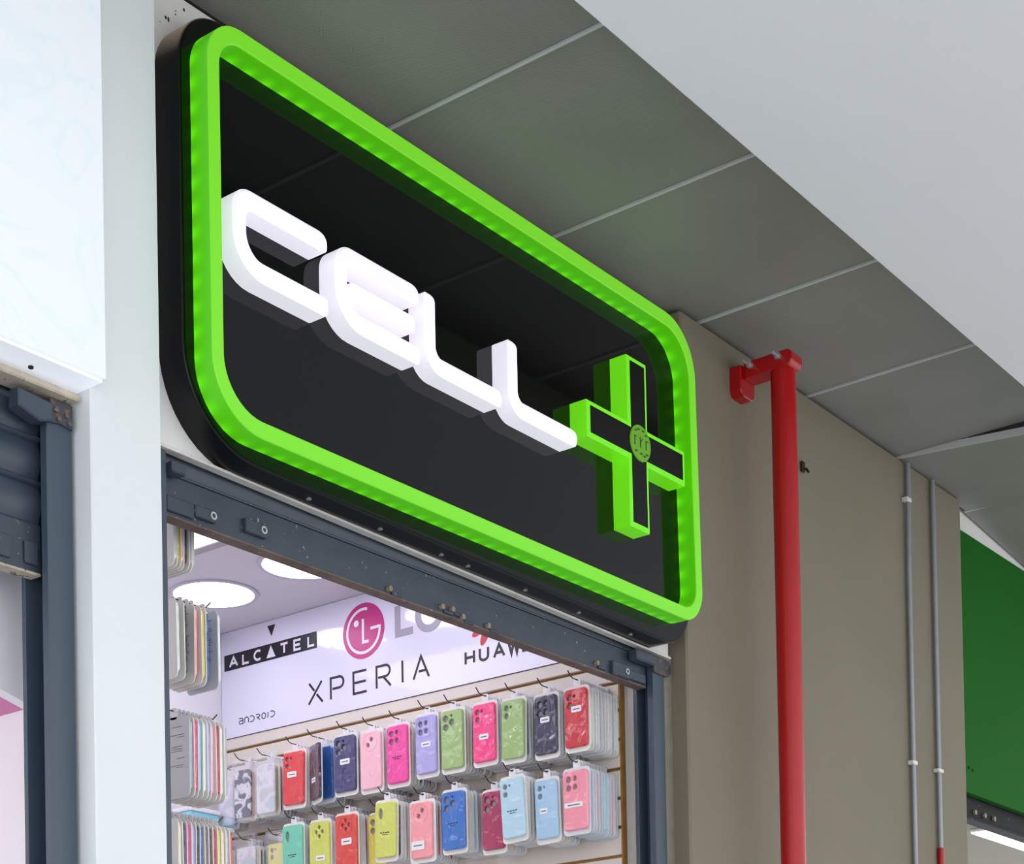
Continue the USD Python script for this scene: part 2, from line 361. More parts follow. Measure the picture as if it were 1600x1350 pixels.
# ---------------------------------------------------------------- illuminated sign
sg = thing("shop_sign", "large black rounded shop sign with glowing green frame reading CELL and a green plus", "sign")
boxq = [(2.388, 3.046), (4.255, 3.021), (4.255, 3.928), (2.388, 3.925)]
part(sg, "backing_box", put(prism(Polygon(fillet(boxq, (.20, .14, .16, .12), 12)), .0695, .002), FACADE, (0, -.0002, 0)), BOXM, smooth=35)
part(sg, "face_panel", put(prism(Polygon(fillet([(2.394, 3.052), (4.249, 3.027), (4.249, 3.922), (2.394, 3.919)], (.195, .135, .155, .115), 12)), .0015), FACADE, (0, -.0697, 0)), BLACKGLOSS, smooth=35, label="glossy black acrylic face")
OQ = [(2.417, 3.077), (4.235, 3.080), (4.214, 3.899), (2.417, 3.889)]; ORAD = (.135, .095, .145, .09)
IQ = [(2.447, 3.112), (4.204, 3.114), (4.184, 3.863), (2.447, 3.854)]; IRAD = (.105, .065, .115, .06)
oc, ic = np.array(fillet(OQ, ORAD, 10)), np.array(fillet(IQ, IRAD, 10))
YB, YF = -.0712, -.125
fr = part(sg, "frame", put(prism(Polygon(oc, [ic]), .004, .0015), FACADE, (0, YF+.004, 0)), GREENFACE, label="bright green illuminated rounded frame")
def band(ring, y0, y1, inward):
    n = len(ring); c = np.vstack([ring, ring[:1]]); s = np.concatenate([[0], np.cumsum(np.linalg.norm(np.diff(c, axis=0), axis=1))])
    v = np.array([(x, y, z) for y in (y0, y1) for x, z in c]); uv = np.array([(u, k) for k in (0., 1.) for u in s]); N = n+1; F = []
    for i in range(n):
        q = [[i, i+1, N+i+1], [i, N+i+1, N+i]]
        F += [a[::-1] for a in q] if inward else q
    return trimesh.Trimesh(v, F, process=False), uv
ob, ouv = band(oc, YB, YF+.004, False); ib, iuv = band(ic, YB, YF+.004, True)
rb = trimesh.util.concatenate([ob, ib])
part(fr, "frame_return", trimesh.Trimesh(np.vstack([ob.vertices, ib.vertices]), np.vstack([ob.faces, ib.faces+len(ob.vertices)]), process=False), GREENSIDE, smooth=True, uv=np.vstack([ouv, iuv]), label="translucent green side of the frame with LED spots")
# letters
def letter(poly, name="letter", label=None):
    part(sg, name, put(prism(poly, .0515, .006), FACADE, (0, -.0712, 0)), WHITELIT, label=label)
zt, zb, st, sw_l = 3.578, 3.400, .042, .038
def Cshape(x0, x1):
    o = Polygon(fillet([(x0, zb), (x1, zb), (x1, zt), (x0, zt)], (.085, .014, .026, .05), 8))
    i = Polygon(fillet([(x0+sw_l, zb+st), (x1+.05, zb+st), (x1+.05, zt-st), (x0+sw_l, zt-st)], (.045, .001, .001, .016), 6))
    g = o.difference(i)
    return g
def rtip(g, x1):  # small rounding of the stroke ends
    return g.buffer(-.013, join_style=1, resolution=4).buffer(.013, join_style=1, resolution=4)
letter(rtip(Cshape(2.482, 2.756), 0), label="glowing white letter C")
e = Cshape(2.778, 3.053)
bar = Polygon(fillet([(2.826, 3.468), (3.038, 3.468), (3.038, 3.506), (2.826, 3.506)], (.024, .010, .018, .008), 5))
letter(rtip(e, 0), label="glowing white letter E"); part(sg, "letter_bar", put(prism(bar, .0515, .006), FACADE, (0, -.0712, 0)), WHITELIT, label="glowing middle bar of the letter E")
for x0, x1 in ((3.070, 3.350), (3.375, 3.656)):
    w = .038
    g = Polygon(fillet([(x0, zb), (x1, zb), (x1, zb+.042), (x0+w, zb+.042), (x0+w, zt), (x0, zt)], (.060, .014, .026, .020, .026, .006), 7))
    letter(g, label="glowing white letter L")
# plus symbol
ROT = .6
cross = unary_union([sbox(3.880, 3.266, 3.971, 3.716), sbox(3.693, 3.444, 4.153, 3.539)])
cross = affinity.rotate(cross, ROT, origin=(3.925, 3.49))
inner = affinity.rotate(unary_union([sbox(3.892, 3.279, 3.959, 3.703), sbox(3.706, 3.457, 4.140, 3.526)]), ROT, origin=(3.925, 3.49))
pl = part(sg, "plus_symbol", put(prism(cross, .0545, .003), FACADE, (0, -.0712, 0)), mat("lit_green_plus", (96, 190, 30), .3, emit=(108, 218, 20), strength=.60), label="glowing green plus with black centre")
part(pl, "inset_panel", put(prism(inner, .001), FACADE, (0, -.1257, 0)), INSET, label="black plus shaped inset")
md = part(sg, "medallion", put(prism(Point(3.929, 3.494).buffer(.0475, resolution=12), .004, .001), FACADE, (0, -.1268, 0)), MEDAL, smooth=40, label="round green medallion in the centre of the plus")
marks = [LineString([(3.900, 3.506), (3.900, 3.484)]).buffer(.002), LineString([(3.899, 3.506), (3.908, 3.506)]).buffer(.0013), LineString([(3.926, 3.508), (3.926, 3.484)]).buffer(.0022), LineString([(3.927, 3.496), (3.936, 3.507)]).buffer(.0013),
         LineString([(3.953, 3.506), (3.953, 3.484)]).buffer(.002), LineString([(3.954, 3.506), (3.962, 3.506)]).buffer(.0013)]
for x, z in ((3.905, 3.522), (3.918, 3.528), (3.940, 3.528), (3.953, 3.520), (3.906, 3.468), (3.930, 3.466), (3.945, 3.463), (3.957, 3.470)): marks.append(LineString([(x-.004, z), (x+.004, z+.001)]).buffer(.0022))
for q in marks: part(md, "medallion_mark", put(prism(q, .0006), FACADE, (0, -.1308, 0)), MEDALINK)
for x in (2.752, 2.98, 3.193, 3.292, 3.517, 3.745, 3.983):
    t = (x-2.388)/1.867; zz = 3.046-.025*t
    part(sg, "screw", cyl((x+.02, -.036, zz-.0025), (x+.02, -.036, zz+.002), .006, 10), ZINC)
z0 = box(2.352, 4.246, -.010, .012, -.003, .003, .001)
v = np.array(z0.vertices); v[:, 2] += 3.046-.0155*(v[:, 0]-2.352)*1.0; z0 = trimesh.Trimesh(v, z0.faces)
top("trim_3", z0, ALU, "thin pale aluminium ledge along the underside of the black sign", "trim", **S)

# ---------------------------------------------------------------- roller shutters
def slat_profile(z0, z1, y, bulge=.010, lip=True):
    pts = []
    n = 8; h = z1-z0
    front = [(y-bulge*math.sin(math.pi*min(1, max(0, (t-.06)/.80)))**.8, z0+h*t) for t in np.linspace(0.02, .86, n)]
    lipb = [(y-.007, z0+h*.885), (y-.010, z0+h*.93), (y-.007, z0+h*.975), (y, z0+h*.99)]
    prof = front+lipb+[(y+.006, z0+h*.99), (y+.006, z0+h*.02)]
    return Polygon(prof)
def slats(parent, x0, x1, zs, y, m):
    for a, b in zip(zs[:-1], zs[1:]):
        part(parent, "slat", put(prism(slat_profile(a, b, y), x1-x0), ALONGX, (x0, 0, 0)), m, smooth=40)

sh = thing("roller_shutter", "raised dark slate steel roller shutter under the black and green sign", "shutter")
slats(sh, 2.412, 4.166, (3.012, 3.10), .034, STEEL)
bar = Polygon([(.024, 2.9265), (.054, 2.9265), (.054, 3.012), (.030, 3.012), (.027, 3.009), (.024, 3.006)])
part(sh, "bottom_bar", put(prism(bar, 1.755), ALONGX, (2.411, 0, 0)), STEELWORN)
part(sh, "bottom_edge", box(2.413, 4.165, .0225, .0555, 2.922, 2.9264, .001), BROWNED, label="grimy brown underside of the bottom bar")
part(sh, "rolled_seam", cyl((2.412, .0255, 3.0115), (4.166, .0255, 3.0115), .0028, 8), STEEL)
def hasp(x0, x1, z0, z1):
    h = part(sh, "hasp", put(prism(Polygon(fillet([(x0, z0), (x1, z0), (x1, z1), (x0, z1)], (.001, .012, .012, .001), 5)), .012, .002), FACADE, (0, .0238, 0)), STEELWORN)
    cx, cz = x0+.72*(x1-x0), (z0+z1)/2
    m = trimesh.creation.annulus(.0045, .0085, .004, sections=20)
    part(h, "ring", put(m, FACADE, (cx, .0105, cz)), ZINC)
for a, b, c, d in ((2.492, 2.556, 2.938, 2.962), (2.632, 2.702, 2.945, 2.974), (3.99, 4.08, 2.925, 2.962)): hasp(a, b, c, d)
part(sh, "hasp_plate", box(2.418, 2.492, .016, .0238, 2.932, 2.962, .002), STEELWORN)
part(sh, "hasp_plate", box(4.07, 4.155, .016, .0238, 2.929, 2.955, .002), STEELWORN)
for x, z in ((3.0907, 2.9364), (3.2787, 2.9394), (3.317, 2.9423), (3.3556, 2.9327), (3.455, 2.9336), (3.9213, 2.9400)):
    part(sh, "lug", cyl((x, .024, z), (x, .014, z), .0065, 10), mat("rusty_lug", (140, 128, 104), .5, var=.3, scale=60))
    part(sh, "weld_ridge", box(x+.010, x+.045, .019, .0238, z-.011, z-.004, .0015), STEELWORN)

gl = thing("shutter_guide", "narrow slate steel guide rail beside the white pillar, left of the opening", "shutter rail")
part(gl, "front_flange", box(2.352, 2.405, 0.001, .022, 0, 3.046, .002), GUARD); part(gl, "back_flange", box(2.356, 2.405, .057, .069, 0, 3.046, .001), GUARD); part(gl, "web", box(2.352, 2.364, .022, .057, 0, 3.046), GUARD)
part(gl, "end_stop", box(2.409, 2.448, -.012, .018, 3.000, 3.0225, .003), STEEL)
gr = thing("shutter_guide", "tall slate steel guide rail between the slatted display and the taupe column", "shutter rail")
part(gr, "front_flange", box(4.168, 4.224, 0.001, .023, 0, 3.000, .002), GUARD); part(gr, "back_flange", box(4.168, 4.222, .057, .068, 0, 3.0, .001), GUARD); part(gr, "web", box(4.212, 4.224, .023, .057, 0, 3.0), GUARD)
part(gr, "end_stop", box(4.072, 4.165, -.012, .018, 2.978, 3.0075, .004), STEEL)
part(gr, "corner_plate", put(prism(Polygon(fillet([(4.165, 2.962), (4.252, 2.962), (4.252, 3.008), (4.165, 3.008)], (.006, .03, .02, .004), 5)), .006, .001), FACADE, (0, .001, 0)), PLATE)
top("trim_4", box(4.226, 4.266, .004, .06, 0, 3.03), mat("mortar", (128, 122, 108), .9, var=.15, scale=20, bump=.4), "rough mortar joint beside the right guide rail", "trim", **S)
top("trim_5", box(4.170, 4.222, .0695, .0875, 0, 3.03), mat("reveal_paint", (168, 162, 152), .6), "white edge strip between the guide rail and the slatted display", "trim", **S)

ls = thing("roller_shutter", "half lowered slate steel roller shutter below the white light box at far left", "shutter")
zs = [2.825+.0835*k for k in range(0, 5)]
slats(ls, .9, 2.124, zs, .046, STEEL)
bar = Polygon([(.036, 2.730), (.062, 2.730), (.062, 2.825), (.042, 2.825), (.038, 2.820)])
part(ls, "bottom_bar", put(prism(bar, 1.22), ALONGX, (.902, 0, 0)), STEELWORN)
part(ls, "bottom_edge", box(.904, 2.120, .034, .064, 2.7245, 2.7298, .001), RUST, label="dirty pale underside of the bottom bar")
for x in (2.020, 2.082): part(ls, "hasp_plate", box(x, x+.030, .0315, .0358, 2.742, 2.784, .001), STEELWORN)
lg = thing("shutter_guide", "slate steel guide rail at the left of the white pillar", "shutter rail")
part(lg, "front_flange", box(2.1115, 2.170, 0.001, .022, 0, 3.05, .002), GUARD); part(lg, "back_flange", box(2.108, 2.170, .067, .078, 0, 3.05, .001), GUARD); part(lg, "web", box(2.158, 2.170, .022, .067, 0, 3.05), GUARD)
part(lg, "end_stop", put(prism(Polygon([(2.040, 3.012), (2.088, 2.998), (2.118, 3.006), (2.118, 3.040), (2.040, 3.046)]), .030, .003), FACADE, (0, .018, 0)), STEEL)
part(lg, "corner_plate", put(prism(Polygon([(2.116, 3.006), (2.140, 3.010), (2.168, 3.006), (2.168, 3.052), (2.116, 3.052)]), .006, .001), FACADE, (0, .001, 0)), PLATE)
for x, z in ((2.128, 3.032), (2.152, 3.028), (2.134, 3.016), (2.158, 3.014)): part(lg, "bolt", cyl((x, -.005, z), (x, -.010, z), .005, 8), BROWNED)
top("trim_6", box(.9, 2.172, -.025, .03, 3.056, 3.070, .003), RUST, "crumbling rust stained ledge under the white light box", "trim", **S)

lb = thing("light_box", "big white backlit light box with faint blue veins at the upper left", "light box")
part(lb, "front_face", box(.9, 2.182, -.0865, -.080, 3.085, 3.893, .001), LIGHTBOX)
part(lb, "housing", box(.9, 2.1815, -.0798, -.046, 3.0855, 3.893), WHITEWALL)
part(lb, "underside", box(.9, 2.1775, -.0798, .0, 3.079, 3.0852), mat("lightbox_under", (240, 244, 250), .4, emit=(235, 242, 255), strength=.38))
for x in (1.95, 2.05): part(lb, "screw", cyl((x, -.035, 3.0795), (x, -.035, 3.0755), .005, 8), DARK)

# ---------------------------------------------------------------- left neighbour's room
sl = lambda x: 2.513+.27*(2.19-x)
top("wall_neighbour", put(prism(Polygon([(1.5, sl(1.5)), (2.19, sl(2.19)), (2.19, 3.1), (1.5, 3.1)]), .03), FACADE, (0, .185, 0)), INTWALL, "white bulkhead seen under the left shutter", "wall", **S)
top("ceiling_neighbour", put(prism(Polygon([(1.5, sl(1.5)), (2.19, sl(2.19)), (2.19, sl(2.19)+.02), (1.5, sl(1.5)+.02)]), 1.41), FACADE, (0, 1.5965, 0)), PINKM, "sloping pink soffit inside the left shop", "ceiling", **S)
top("wall_neighbour_side", box(2.1905, 2.1915, .10, 1.6, 0, 3.1), PALEPINK, "pale pink side wall inside the left shop", "wall", **S)
top("wall_neighbour_back", box(.9, 2.19, 1.6, 1.7, 0, 3.1), PALEPINK, "pale pink back wall inside the left shop", "wall", **S)

# ---------------------------------------------------------------- right neighbour
top("wall_far_right", cat(box(6.164, 9.5, .012, .10, 3.94, 4.2), box(6.164, 6.175, .012, .30, 0, 4.1)), LINTEL, "white wall strip above the green fascia at far right", "wall", **S)
nf = thing("fascia_board", "plain green fascia board over the neighbouring shop at far right", "sign")
part(nf, "board", box(6.176, 9.5, 0, .03, 2.957, 3.934, .002), GREENPANEL)
for x, z in ((6.30, 3.05), (6.335, 3.045)): part(nf, "screw", cyl((x, -.003, z), (x, .001, z), .005, 8), DARK)
ns = thing("roller_shutter", "black steel shutter bottom rail under the green fascia", "shutter")
part(ns, "bottom_bar", box(6.176, 9.5, .035, .075, 2.885, 2.965, .003), BLACKSTEEL); part(ns, "rail_lip", box(6.176, 9.5, .025, .08, 2.872, 2.884, .002), BLACKSTEEL)
for k in range(3): part(ns, "lug", cyl((6.42+.09*k, .035, 2.905), (6.42+.09*k, .026, 2.905), .010, 10), mat("rusty_lug", (140, 128, 104), .5))
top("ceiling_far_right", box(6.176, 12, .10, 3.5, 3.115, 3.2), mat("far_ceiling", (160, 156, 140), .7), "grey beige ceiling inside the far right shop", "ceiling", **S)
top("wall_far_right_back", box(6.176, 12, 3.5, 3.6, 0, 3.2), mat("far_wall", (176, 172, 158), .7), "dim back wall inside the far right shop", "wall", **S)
fl = thing("batten_light", "white glowing ceiling light panel inside the far right shop", "lamp")
part(fl, "housing", box(7.82, 8.75, .515, .655, 3.100, 3.1148, .004), INTWALL); part(fl, "diffuser", box(7.824, 8.746, .519, .651, 3.0940, 3.0998, .002), TUBELIGHT)

# ---------------------------------------------------------------- pipe, bracket, conduits
XA, YP = 4.575, -.196
pp = thing("standpipe", "thick glossy red vertical fire pipe with clamp in front of the taupe column", "pipe")
part(pp, "pipe", cyl((XA+.012, YP, 0), (XA+.012, YP, 3.905), .0365, 40), RED, smooth=40)
blk = part(pp, "wall_bracket", put(prism(Polygon(fillet([(4.531, 3.836), (4.612, 3.836), (4.612, 3.925), (4.531, 3.925)], (.022, .022, .006, .006), 6)), .037, .003), FACADE, (0, -.0503, 0)), RED)
part(pp, "clamp_arm", put(prism(Polygon(fillet([(.088, 3.886), (.246, 3.886), (.246, 3.934), (.088, 3.934)], (.001, .02, .02, .001), 6)), .062, .003), SLAT, (XA+.034, 0, 0)), RED)
for y in (-.112, -.204):
    b = part(pp, "bolt", cyl((XA-.070, y, 3.918), (XA-.028, y, 3.918), .0055, 10), ZINC)
    part(b, "nut", cyl((XA-.0385, y, 3.918), (XA-.0285, y, 3.918), .0105, 6), ZINC)
c1 = thing("conduit", "thin grey metal conduit on the taupe column, nearer the red pipe", "conduit")
part(c1, "tube", tube([(5.700, -.062, 3.99), (5.700, -.062, 3.90), (5.692, -.064, 3.85), (5.690, -.062, 3.6), (5.690, -.062, 2.0), (5.690, -.062, 0)], .0088, 12), CONDUIT, smooth=50)
for z in (3.86, 2.955): part(c1, "clip", box(5.668, 5.702, -.074, -.0505, z-.007, z+.007, .002), ALU)
c2 = thing("conduit", "thin grey metal conduit with a red lower sleeve, nearer the green fascia", "conduit")
part(c2, "tube", tube([(5.898, -.062, 3.99), (5.898, -.062, 3.0), (5.898, -.062, 2.0), (5.898, -.062, 0)], .0088, 12), CONDUIT, smooth=50)
part(c2, "clip", box(5.874, 5.914, -.074, -.0505, 2.955, 2.968, .002), ALU); part(c2, "sleeve", cyl((5.898, -.062, 0.01), (5.898, -.062, 2.69), .0115, 16), RED, smooth=40, label="red painted lower sleeve")
nl = thing("wall_nail", "small rusty bent nail sticking out of the column beside the red pipe", "nail")
part(nl, "shank", tube([(4.955, -.046, 3.752), (4.958, -.068, 3.749), (4.952, -.078, 3.735)], .004, 6), mat("rust_dark", (44, 30, 24), .8)); part(nl, "head", box(4.948, 4.968, -.060, -.0515, 3.742, 3.776, .003), mat("rust_dark", (44, 30, 24), .8))

# ---------------------------------------------------------------- shop interior: lights, poster, slat wall
for x, y, lab in ((3.878, 1.445, "round recessed ceiling light farther inside the shop"), (3.862, 1.035, "round recessed ceiling light nearer the shop entrance"), (3.855, .625, "round recessed ceiling light closest to the shutter")):
    t = thing("ceiling_light", lab, "ceiling light", "round lights in the shop ceiling")
    part(t, "diffuser", cyl((x, y, 3.4135), (x, y, 3.4175), .126, 40), ROUNDLIGHT)
    part(t, "bezel", put(trimesh.creation.annulus(.127, .140, .005, sections=40), np.eye(3), (x, y, 3.4152)), mat("bezel", (206, 200, 216), .4))
t = thing("panel_light", "bright rectangular light panel in the shop ceiling near the left rack", "ceiling light")
part(t, "diffuser", box(2.75, 3.552, .25, 1.72, 3.412, 3.4175), PANELLIGHT); part(t, "edge_trim", box(3.5525, 3.588, .25, 1.72, 3.409, 3.4178, .002), mat("panel_trim", (176, 170, 178), .5))

po = thing("brand_poster", "glossy lilac white poster with printed phone logos above the slatted boards", "poster")
XP = 4.186
part(po, "sheet", box(XP, XP+.004, .135, 1.743, 3.058, 3.4165), POSTERM)
def ink(poly, m, name="printed_letter", label=None, lift=.0):
    return part(po, name, put(prism(poly, .0006), SLAT, (XP-.0002-lift, 0, 0)), m, label=label)
ban = Polygon([(-1.728, 3.286), (-1.298, 3.286), (-1.298, 3.3395), (-1.728, 3.3395)])
white = [affinity.translate(strokes([g], .036, .038, .0078, .06)[0], x-o, 3.2935) for g, x, o in (("Af", -1.683, .018), ("L", -1.624, .0135), ("C", -1.566, .018), ("T", -1.445, .016), ("Ef", -1.384, .0145), ("L", -1.322, .0135))]
def word(polys, x, z, m):
    for q in polys: ink(affinity.translate(q, x, z), m)
tri = Polygon([(-1.527, 3.2935), (-1.485, 3.2935), (-1.506, 3.334)])
bn = ink(ban, INK, "logo_banner", "black banner of the triangle logo reading ALCATEL")
for q in white+[tri]: part(bn, "banner_letter", put(prism(q, .0004), SLAT, (XP-.0009, 0, 0)), INKW)
ink(Polygon([(-1.521, 3.400), (-1.485, 3.400), (-1.5025, 3.364)]), INK, "logo_triangle")
word(strokes(["a", "n", "d", "r", "o", "I", "d"], .021, .0215, .0028, .0268), -1.662, 3.0965, INK)
word(strokes(["X", "P", "E", "R", "I", "A"], .062, .075, .0075, .0985), -1.338, 3.104, INK)
hw = strokes(["H", "U", "Af", "W", "Ef", "I"], .038, .044, .0080, .0545)
word(hw, -.682, 3.1125, INK)
lc, R = (-1.094, 3.300), .088
disc = Point(lc).buffer(R, resolution=24)
d = ink(disc, INKMAG, "logo_disc", "magenta round logo")
ringp = LineString(arc(lc[0], lc[1], .069, .069, 75, 362, 40)+[(lc[0]+.030, lc[1]+.002)]).buffer(.0045, cap_style=2)
eye = Point(lc[0]-.030, lc[1]+.028).buffer(.0105)
ell = LineString([(lc[0]-.002, lc[1]+.038), (lc[0]-.002, lc[1]-.036), (lc[0]+.022, lc[1]-.036)]).buffer(.0048, cap_style=2, join_style=2)
part(d, "logo_mark", put(prism(unary_union([ringp, eye, ell]), .0004), SLAT, (XP-.0009, 0, 0)), INKW)
big = [LineString([(-.951, 3.349), (-.951, 3.262), (-.889, 3.262)]).buffer(.0115, cap_style=2, join_style=2), LineString(arc(-.822, 3.300, .046, .046, 45, 330, 24)+[(-.778, 3.300), (-.820, 3.300)]).buffer(.0115, cap_style=2)]
word(big, 0, 0, INKGREY)
for k, a in enumerate((-152, -118, -62, -28, 8, 172, 45, 135)):
    q = math.radians(a); pet = affinity.rotate(affinity.scale(Point(0, 0).buffer(1, resolution=8), .030, .0125), a, origin=(0, 0))
    ink(affinity.translate(pet, -.582+.052*math.cos(q), 3.234+.052*math.sin(q)), INKRED, "logo_petal", lift=.0002*k)

sw = thing("slat_wall", "cream slatted display board with brown grooves holding the phone case hooks", "display board")
part(sw, "backing", box(4.204, 4.2215, .134, 1.744, 2.0, 3.4), MDF)
part(sw, "edge_band", box(4.192, 4.2035, .1300, .1338, 2.0, 3.05), MDF)
gz = [3.058, 3.016, 2.964, 2.886, 2.802, 2.719, 2.636, 2.554, 2.472, 2.39, 2.31, 2.23]
for a, b in zip(gz[1:], gz[:-1]):
    part(sw, "slat", box(4.190, 4.2035, .134, 1.7435, a+.0045, b-.0045 if b < 3.05 else b-.001, .0015), SLATM)

# ---------------------------------------------------------------- phone case packs
COL = dict(red=(206, 34, 46), navy=(46, 44, 74), green=(158, 190, 116), hot=(252, 60, 132), lilac=(176, 168, 226), magenta=(246, 62, 160), pale=(250, 190, 202), indigo=(52, 52, 108), purple=(58, 34, 58),
           coral=(226, 50, 52), pink=(252, 152, 168), sky=(168, 206, 232), ice=(184, 220, 234), wine=(172, 36, 84), blue=(42, 112, 196), salmon=(252, 160, 164), lime=(212, 218, 92), yellow=(226, 206, 84), orange=(224, 60, 40),
           mint=(112, 208, 176), pyellow=(238, 230, 130), white=(236, 236, 238), peach=(242, 196, 176), teal=(20, 88, 92), grey=(176, 178, 186), brown=(120, 84, 62), black=(30, 28, 36), gold=(168, 146, 40), cobalt=(30, 92, 168), cream=(236, 224, 196), cyan=(150, 214, 232))
WORD = dict(red="bright red", navy="dark navy", green="sage green", hot="hot pink", lilac="lilac", magenta="magenta", pale="pale pink", indigo="indigo blue", purple="dark purple", coral="coral red", pink="soft pink", sky="sky blue", ice="ice blue",
            wine="wine red", blue="bright blue", salmon="salmon pink", lime="lime yellow", yellow="mustard yellow", orange="orange red", mint="mint green", pyellow="pale yellow", white="white", peach="peach", teal="teal", grey="grey", brown="brown", black="black", gold="gold", cobalt="cobalt blue", cream="cream", cyan="light cyan")
ORD = ["front", "second", "third", "fourth", "fifth", "sixth", "seventh", "eighth", "ninth", "tenth", "eleventh", "twelfth", "thirteenth", "fourteenth", "fifteenth"]
def casemat(c):
    return mat("case_"+c, COL[c], .32, coat=1.0, coat_bump=.9, spec=.5)
def holes(style, w, h):
    o = []
    L, T = -w/2, h/2
    if style == "two": o = [(L+.018, T-.022, .0075), (L+.018, T-.044, .0075), (L+.034, T-.020, .003)]
    if style == "three": o = [(L+.018, T-.023, .0095), (L+.018, T-.049, .0095), (L+.041, T-.036, .0095), (L+.040, T-.016, .003)]
    if style == "four": o = [(L+.019, T-.024, .0085), (L+.019, T-.048, .0085), (L+.041, T-.022, .0065), (L+.041, T-.046, .0075)]
    if style == "round": o = [(0, T-.018, .006), (-.013, T-.032, .006), (.013, T-.032, .006), (0, T-.046, .006)]
    if style == "pair": o = [(.004, T-.024, .0065), (-.010, T-.040, .0065)]
    if style == "oval": return [affinity.scale(Point(L+.022, T-.034).buffer(.008, resolution=5), 1, 2.1)]
    return [Point(x, y).buffer(r, resolution=4) for x, y, r in o]
def frame_of(x, y, z, B, roll=0, yaw=0, hang=.10, pitch=0):
    """Pack matrix: local (u, v, w) about its hang hole, rolled in its own plane and yawed about the vertical."""
    r, a = math.radians(roll), math.radians(yaw)
    Rz = np.array([[math.cos(r), -math.sin(r), 0], [math.sin(r), math.cos(r), 0], [0, 0, 1]]); Ry = np.array([[math.cos(a), 0, math.sin(a)], [0, 1, 0], [-math.sin(a), 0, math.cos(a)]])
    M = np.eye(4); M[:3, :3] = B@Ry@Rz; M[:3, 3] = (x, y, z); return M
BACKV = np.array([[0, 0, 1], [1, 0, 0], [0, 1, 0]], float)    # u -> y, v -> z, front -> +x
def pack(M, w, h, col, label, group, style=None, sticker=None, card=None, simple=False, cw=None, ch=None, backprint=False, m=None, text=False, bag=False, hang=.108, slot=True):
    """One carded phone case. Local origin = hang hole; v down the card; the case's centre lies HANG below."""
    t = thing("phone_case", label, "phone case", group, matrix=M)
    cw = cw or w+.010; ch = ch or h+(.052 if bag else .022)
    vc = -hang
    if not bag:
        part(t, "card", prism(rrect(cw, ch, .013, 4, 0, vc+(ch-h)/2-.013), .0022), card or CARD)
        tab = rrect(.024, .025, .007, 3, 0, -.0065)
        part(t, "hang_tab", prism(tab.difference(rrect(.012, .006, .0025, 2, 0, .0005)) if slot else tab, .0008), TAB)
    else:
        b = rrect(cw, ch, .003, 2, 0, vc+(ch-h)/2-.012)
        part(t, "bag", put(prism(b.difference(rrect(.022, .007, .003, 2, 0, .0005)), .0118), np.eye(3), (0, 0, 0)), PANE)
    body = rrect(w, h, .011, 4, 0, vc)
    hs = [affinity.translate(q, 0, vc) for q in holes(style, w, h)] if style else []
    for q in hs: body = body.difference(q)
    cs = part(t, "case", put(prism(body, .0085, .0025), np.eye(3), (0, 0, .0028 if not bag else .0015)), m or casemat(col), smooth=False)
    if hs: part(cs, "camera_opening", put(prism(unary_union(hs), .0008), np.eye(3), (0, 0, .0030)), LENSHOLE)
    if style in ("round", "pair"):
        rr = Point(0, h/2-.032+vc).buffer(.0275, resolution=10); part(cs, "camera_ring", put(prism(rr.difference(rr.buffer(-.0012)), .0007), np.eye(3), (0, 0, .0113)), m or casemat(col))
    if style == "four":
        rr = rrect(.052, .058, .008, 3, -w/2+.031, h/2-.035+vc); part(cs, "camera_ring", put(prism(rr.difference(rr.buffer(-.0012)), .0007), np.eye(3), (0, 0, .0113)), m or casemat(col))
    if sticker:
        su, sv, sw_, sh_ = sticker
        s = part(t, "sticker", put(prism(rrect(sw_, sh_, .003, 2, su, vc+sv), .0006), np.eye(3), (0, 0, .0116)), STICKER)
        ln = unary_union([sbox(su-sw_*.33, vc+sv-.0018, su+sw_*.33, vc+sv+.0014)])
        part(s, "sticker_print", put(prism(ln, .0003), np.eye(3), (0, 0, .0123)), TINYPRINT)
    if text:
        ln = unary_union([sbox(-.018+k*.0095, vc-.010, -.018+k*.0095+.0068, vc-.0072) for k in range(4)]+[sbox(-.010, vc-.0155, .012, vc-.0138)])
        part(t, "case_print", put(prism(ln, .0003), np.eye(3), (0, 0, .0114)), INK)
    if backprint:
        bars = [sbox(-cw*.36+rng.random()*.01, vc+z-.0006, -cw*.36+.025+rng.random()*.04, vc+z+.0006) for z in (.062, .045, .040, .020, .015, .010, -.005, -.020, -.024)]
        part(t, "back_print", put(prism(unary_union(bars), .0003), np.eye(3), (0, 0, -.0004)), TINYPRINT)
    return t

def hook(x0, x1, y, z, label, tip=(-.020, .014), B=1):
    pts = [(x0, y, z), (x1, y, z), (x1-.010, y, z+.004), (x1-.024, y, z+.017)] if B > 0 and x1 < x0 else [(x0, y, z), (x1, y, z), (x1+.010, y, z+.004), (x1+.022, y, z+.016)]
    t = thing("display_hook", label, "hook")
    part(t, "wire", tube(pts, .0016, 6), WIRE); part(t, "hook_plate", box(min(x0, x0+B*-.003), max(x0, x0+B*-.003), y-.006, y+.006, z-.012, z+.006), WIRE)

